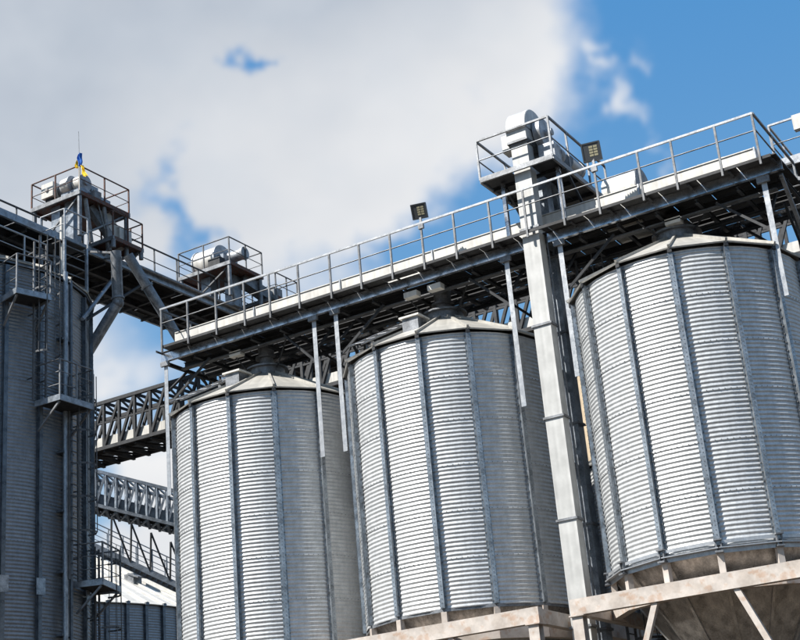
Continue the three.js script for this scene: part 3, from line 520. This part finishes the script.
{ // drum drive on the far platform
  const d = thing('drum_drive', 'large white drum hood with motor on the dark far platform', 'machine', [-14.2, 20.63, -10.5]);
  part('drum_hood', [new THREE.CylinderGeometry(.52, .52, .85, 28).rotateZ(Math.PI / 2).translate(-14.35, 21.15, -10.4)], M.white, d);
  for (const x of [-13.86, -14.8]) part('hood_band', new THREE.CylinderGeometry(.55, .55, .06, 28).rotateZ(Math.PI / 2).translate(x, 21.15, -10.4), M.motor, d);
  part('motor', [new THREE.CylinderGeometry(.2, .2, .6, 18).rotateZ(Math.PI / 2).translate(-13.4, 21.25, -10.6), new THREE.CylinderGeometry(.23, .23, .1, 18).rotateZ(Math.PI / 2).translate(-13.08, 21.25, -10.6)], M.motor, d);
  part('gearbox', [bx(-14.0, -13.6, 20.64, 21.25, -10.9, -10.1)], M.casingGrey, d);
  part('casing', [bx(-14.6, -14.2, 19.43, 20.55, -10.5, -10.1), bx(-13.9, -13.5, 19.43, 20.55, -10.9, -10.5)], M.casingGrey, d);
  part('chute', [bar(V(-13.5, 20.5, -10.9), V(-13.1, 19.95, -12.2), .4, .35)], M.rail, d);
  part('drive_guard', bx(-14.0, -13.5, 20.64, 21.0, -10.05, -9.75), M.dark, d);
  part('downpipe', tube(V(-13.25, 20.5, -9.8), V(-13.35, 19.45, -10.3), .08, 10), M.rail, d);
  part('cross_brace', bar(V(-15.0, 19.45, -9.75), V(-13.15, 20.5, -9.75), .05, .05), M.railDark, d);
  part('valve_box', [bx(-13.4, -12.9, 19.87, 20.4, -12.5, -12.0)], M.rail, d); 
}
{ // whip aerial and flag at the platform corner
  const a = thing('whip_aerial', 'thin whip aerial standing at the corner of the flag platform', 'aerial', [-13.36, 20.85, -2.85]);
  part('mast', tube(V(-13.33, 20.85, -2.82), V(-13.33, 21.75, -2.82), .02, 8), M.white, a); part('whip', tube(V(-13.33, 21.75, -2.82), V(-13.36, 22.85, -2.82), .008, 6), M.rail, a);
  const f = thing('flag', 'limp blue and yellow flag tied to the corner of the rusty platform', 'flag', [-13.33, 21.4, -2.8]);
  function cloth(x0, x1, y0, y1, lean, ph) { const g = new THREE.PlaneGeometry(1, 1, 8, 14), p = g.attributes.position; for (let i = 0; i < p.count; i++) { const u = p.getX(i) + .5, v = p.getY(i) + .5; p.setXYZ(i, x0 + (x1 - x0) * u + lean * (1 - v) + .02 * Math.sin(v * 7 + ph), y0 + (y1 - y0) * v, -2.79 + .045 * Math.sin(u * 9 + v * 3 + ph)); } g.computeVertexNormals(); const b = g.clone(); return g; }
  part('blue_cloth', [cloth(-13.35, -13.22, 21.62, 22.06, .02, 0)], M.blue, f);
  part('yellow_cloth', [cloth(-13.44, -13.36, 21.60, 21.85, -.02, 1)], M.yellow, f); part('yellow_cloth', [cloth(-13.28, -13.16, 21.22, 21.64, .15, 2)], M.yellow, f);
}
{ // spouts leaving the left gantry
  const s = thing('grain_spout', 'bent grey spout pipe dropping from the left gantry to the big silo', 'pipe', [-12.5, 18, -3.4], 'spout pipes below the left gantry');
  part('vertical_pipe', tube(V(-12.42, 18.75, -3.36), V(-12.59, 17.23, -3.62), .16, 18), M.rail, s);
  part('elbow', [new THREE.SphereGeometry(.172, 18, 12).translate(-12.59, 17.23, -3.62), tube(V(-12.57, 17.33, -3.6), V(-12.575, 17.38, -3.6), .195, 18)], M.rail, s);
  part('slanted_pipe', tube(V(-12.59, 17.23, -3.62), V(-13.8, 15.8, -3.5), .16, 18), M.casingGrey, s);
  part('hanger', bar(V(-12.42, 18.7, -3.36), V(-13.85, 19.25, -3.6), .06, .06), M.rail, s);
  const q = thing('grain_spout', 'straight grey spout pipe slanting right, down behind the gantry corner', 'pipe', [-12, 18, -3.5], 'spout pipes below the left gantry');
  const A = V(-11.98, 18.5, -3.4), B = V(-11.2, 15.6, -5.1);
  part('slanted_pipe', tube(A, B, .15, 18), M.rail, q); for (const f of [.3, .62]) { const c = A.clone().lerp(B, f), d = A.clone().lerp(B, f + .015); part('pipe_flange', tube(c, d, .19, 18), M.rail, q); }
  part('hanger', bar(V(-12.0, 18.45, -3.42), V(-13.8, 19.25, -4.4), .06, .06), M.rail, q);
}

// ------------------------------------------------------------------ truss bridges
function trussBridge(label, A, B, H, Wd, n, mC, mP, o = {}) {   // A,B: bottom front chord ends
  const t = thing('truss_bridge', label, 'bridge', [A.x, A.y, A.z], 'conveyor bridges behind the silos');
  const dir = B.clone().sub(A), side = V(-dir.z, 0, dir.x).normalize().multiplyScalar(-Wd * (o.flip ? -1 : 1)), up = V(0, H, 0), at = (f, s, u) => A.clone().addScaledVector(dir, f).addScaledVector(side, s).addScaledVector(up, u);
  for (const s of [0, 1]) { for (const u of [0, 1]) part('chord', bar(at(0, s, u), at(1, s, u), .12, .12), mC, t);
    for (let i = 0; i <= n; i++) part('upright', bar(at(i / n, s, 0), at(i / n, s, 1), .09, .09), mC, t);
    for (let i = 0; i < n; i++) part('diagonal', bar(at(i / n, s, 0), at((i + 1) / n, s, 1), .085, .085), mC, t);
    if (o.mid) part('inner_rail', bar(at(0, s, o.mid), at(1, s, o.mid), .06, .06), mC, t); }
  for (let i = 0; i <= n; i++) { part('cross_tie', bar(at(i / n, 0, 1), at(i / n, 1, 1), .08, .08), mC, t); part('floor_beam', bar(at(i / n, 0, -.04), at(i / n, 1, -.04), .1, .14), mC, t); }
  for (let i = 0; i < n; i++) { part('floor_diagonal', bar(at(i / n, 0, -.06), at((i + 1) / n, 1, -.06), .06, .06), mC, t); part('roof_diagonal', bar(at(i / n, 1, 1.0), at((i + 1) / n, 0, 1.0), .06, .06), mC, t); }
  if (o.low) for (let i = 0; i < n; i++) part('lower_panel', bar(at((i + .04) / n, .05, o.low), at((i + .96) / n, .05, o.low), .03, o.lh), M.casingGrey, t);
  if (o.panels) for (let i = 0; i < n; i++) part('side_panel', bar(at((i + .04) / n, .05, o.panels), at((i + .96) / n, .05, o.panels), .03, o.ph), mP, t);
  part('walkway', bar(at(0, .3, .06), at(1, .3, .06), Math.abs(Wd) * .35, .03), M.deck, t);
  part('conveyor_trough', bar(at(0, .72, .22), at(1, .72, .22), .5, .4), M.casingGrey, t);
  if (o.legs) for (const f of o.legs) for (const s of [0, 1]) { const p = at(f, s, -.02); part('trestle_leg', bar(V(p.x, 0, p.z), p, .2, .2), M.dark, t); }
  return t;
}
trussBridge('dark lattice conveyor bridge at eave height running behind the silo row', V(-22, 14.98, -8.8), V(12, 14.98, -8.8), 1.6, 1.5, 50, M.dark, M.white, { panels: .14, ph: .36, mid: .55, legs: [.04, .97] });
{ const A = V(-23.6, 14.75, -13.7), D = V(-21.1, 13.72, -16.3).sub(V(-23.55, 14.72, -14.46)); const a = V(-23.55, 14.72, -14.46).addScaledVector(D, -1.2), b = V(-23.55, 14.72, -14.46).addScaledVector(D, 2.4);
  trussBridge('pale panelled conveyor bridge sloping down below the dark lattice bridge', a, b, 1.32, 1.4, 29, M.casingGrey, M.white, { low: .2, lh: .42, flip: true, legs: [.1, .9] }); }
{ // sloping stair catwalk over the pale roof, with lattice stays
  const A = V(-27.6, 15.05, -16.95), B = V(-23.6, 12.2, -20.45);
  const s = thing('stair_catwalk', 'grey railed stair catwalk slanting down across the pale cone roof', 'catwalk', [A.x, A.y, A.z]);
  const u = V(.72, 0, .69);
  for (const f of [0, 1]) part('stringer', bar(A.clone().addScaledVector(u, -f * .8), B.clone().addScaledVector(u, -f * .8), .08, .24), M.casingGrey, s);
  for (let i = 0; i < 24; i++) { const p = A.clone().lerp(B, (i + .5) / 24); part('tread', bar(p.clone().addScaledVector(u, -.05), p.clone().addScaledVector(u, -.75), .2, .03), M.rail, s); }
  for (const f of [0, 1]) { const a = A.clone().addScaledVector(u, -f * .8), b = B.clone().addScaledVector(u, -f * .8); guard(s, [a, b], 1.0, lerpPts(a, b, 9), M.casingGrey, { r: .022 }); }
  for (let i = 0; i < 5; i++) { const p = A.clone().lerp(B, .35 + i * .15), q = p.clone().add(V(.25, 1.6, .2)); part('lattice_stay', bar(p, q, .06, .06), M.dark, s); part('lattice_stay', bar(q, A.clone().lerp(B, .35 + (i + 1) * .15), .06, .06), M.dark, s); }
  part('trestle_leg', bar(V(A.x, 0, A.z), A, .15, .15), M.dark, s); part('trestle_leg', bar(V(B.x, 0, B.z), B, .15, .15), M.dark, s);
}

// ------------------------------------------------------------------ pale roofed flat silo behind
{
  const CX = -41.1, CZ = -27.6, r = 11, n = 68, d = 2 * Math.PI / n, H = 13.25, tn = Math.tan(29 * Math.PI / 180);
  const s = thing('flat_silo', 'wide distant silo with a pale ribbed cone roof behind the bridges', 'silo', [CX, 0, CZ]);
  const sg = sheetGeo(r, d, { h: H / 12, corr: 9, per: 4, seg: 2, amp: .009 }), st = stiffener(r, H, .15, .12), P = (q, t, y) => V(Math.sin(t) * q, y, Math.cos(t) * q), h = d / 2;
  const rg = join([quadPrism(P(r + .15, -h, H + .05), P(r + .15, h, H + .05), P(.8, h, H + .05 + (r - .65) * tn), P(.8, -h, H + .05 + (r - .65) * tn), .04)]), rb = join([bar(P(r + .17, 0, H + .1), P(.8, 0, H + .1 + (r - .65) * tn), .06, .09)]), ec = join([bx(-.09, .09, H - .02, H + .12, r + .02, r + .2)]);
  const back = sheetGeo(r, d, { h: H, corr: 24, per: 2, seg: 2, amp: .004 });
  for (let k = 0; k < n; k++) {
    const t = k * d, deg = t * 180 / Math.PI;
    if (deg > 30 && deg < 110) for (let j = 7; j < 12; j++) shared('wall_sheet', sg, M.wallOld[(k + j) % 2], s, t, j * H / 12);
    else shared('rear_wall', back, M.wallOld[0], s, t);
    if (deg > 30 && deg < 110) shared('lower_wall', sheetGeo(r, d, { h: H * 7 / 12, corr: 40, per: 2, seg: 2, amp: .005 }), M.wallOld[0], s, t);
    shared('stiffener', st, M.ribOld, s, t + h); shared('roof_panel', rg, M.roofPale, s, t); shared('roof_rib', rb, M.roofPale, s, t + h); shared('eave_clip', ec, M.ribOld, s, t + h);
  }
  // roof ventilator
  const v = V(-33.06, 15.2, -27.29); part('ventilator', [bx(v.x - .3, v.x + .3, v.y - .5, v.y + .2, v.z - .3, v.z + .3), bar(V(v.x, v.y + .2, v.z), V(v.x + .75, v.y - .1, v.z + .1), .7, .08)], M.rail, s);
}

// ------------------------------------------------------------------ rear platform at the right edge
{
  const p = thing('rear_platform', 'railed platform end behind the right corner of the front gantry', 'platform', [8.5, 0, -3.5]);
  const f = 14.88, X0 = 6.95, X1 = 12, Z0 = -5.2, Z1 = -3;
  part('floor_plate', bx(X0 + .05, X1 - .05, f - .03, f, Z0 + .05, Z1 - .05), M.deck, p);
  for (const z of [Z0, Z1]) part('edge_channel', bar(V(X0 - .03, f - .02, z), V(X1, f - .02, z), .06, .2), M.bright, p);
  part('edge_channel', bar(V(X0, f - .02, Z0 + .03), V(X0, f - .02, Z1 - .03), .06, .2), M.rust, p);
  guard(p, [V(X0, f, Z0), V(X0, f, Z1), V(X1, f, Z1)], .95, [V(X0, f, Z1), V(X0, f, -4.1), V(X0, f, Z0), V(8.2, f, Z1), V(9.5, f, Z1), V(10.8, f, Z1)], M.rail, { flat: true, top: M.bright });
  for (const x of [X0 + .3, X1 - .3]) for (const z of [Z0 + .2, Z1 - .2]) part('trestle_leg', sect('I', V(x, 0, z), V(x, f - .12, z), .16, .16), M.rail, p);
  for (const z of [Z0 + .2, Z1 - .2]) for (let i = 0; i < 3; i++) { part('lattice_brace', bar(V(X0 + .3, 8.5 + i * 2, z), V(X1 - .3, 10.5 + i * 2, z), .08, .08), M.rail, p); part('lattice_brace', bar(V(X1 - .3, 8.5 + i * 2, z + .05), V(X0 + .3, 10.5 + i * 2, z + .05), .08, .08), M.rail, p); }
  part('floor_joist', sect('I', V(X0, f - .2, -4.1), V(X1, f - .2, -4.1), .1, .2), M.rust, p);
  part('junction_box', bx(7.5, 7.85, 15.5, 15.85, -3.06, -2.9), M.white, p);
}
{ // drier tower far behind, seen between elevator and nearest silo
  const t = thing('drier_tower', 'beige panelled tower far behind, seen between the elevator and nearest silo', 'tower', [-6.2, 0, -20]);
  for (let i = 0; i < 6; i++) for (let j = 0; j < 4; j++) part('wall_panel', bx(-7.6 + j * .8, -6.82 + j * .8, i * 3.05, i * 3.05 + 3.02, -20.2, -20), M.tan, t);
  for (let i = 0; i < 6; i++) for (let j = 0; j < 4; j++) part('wall_panel', bx(-4.6, -4.4, i * 3.05, i * 3.05 + 3.02, -23 + j * .75, -22.28 + j * .75), M.tan, t);
  part('roof', bx(-7.7, -4.3, 18.32, 18.5, -23.2, -19.9), M.tan, t); part('rear_wall', bx(-7.6, -4.4, 0, 18.3, -23.2, -23.02), M.tan, t); part('rear_wall', bx(-7.6, -7.4, 0, 18.3, -23, -20.22), M.tan, t);
}
renderer.render(scene, camera);
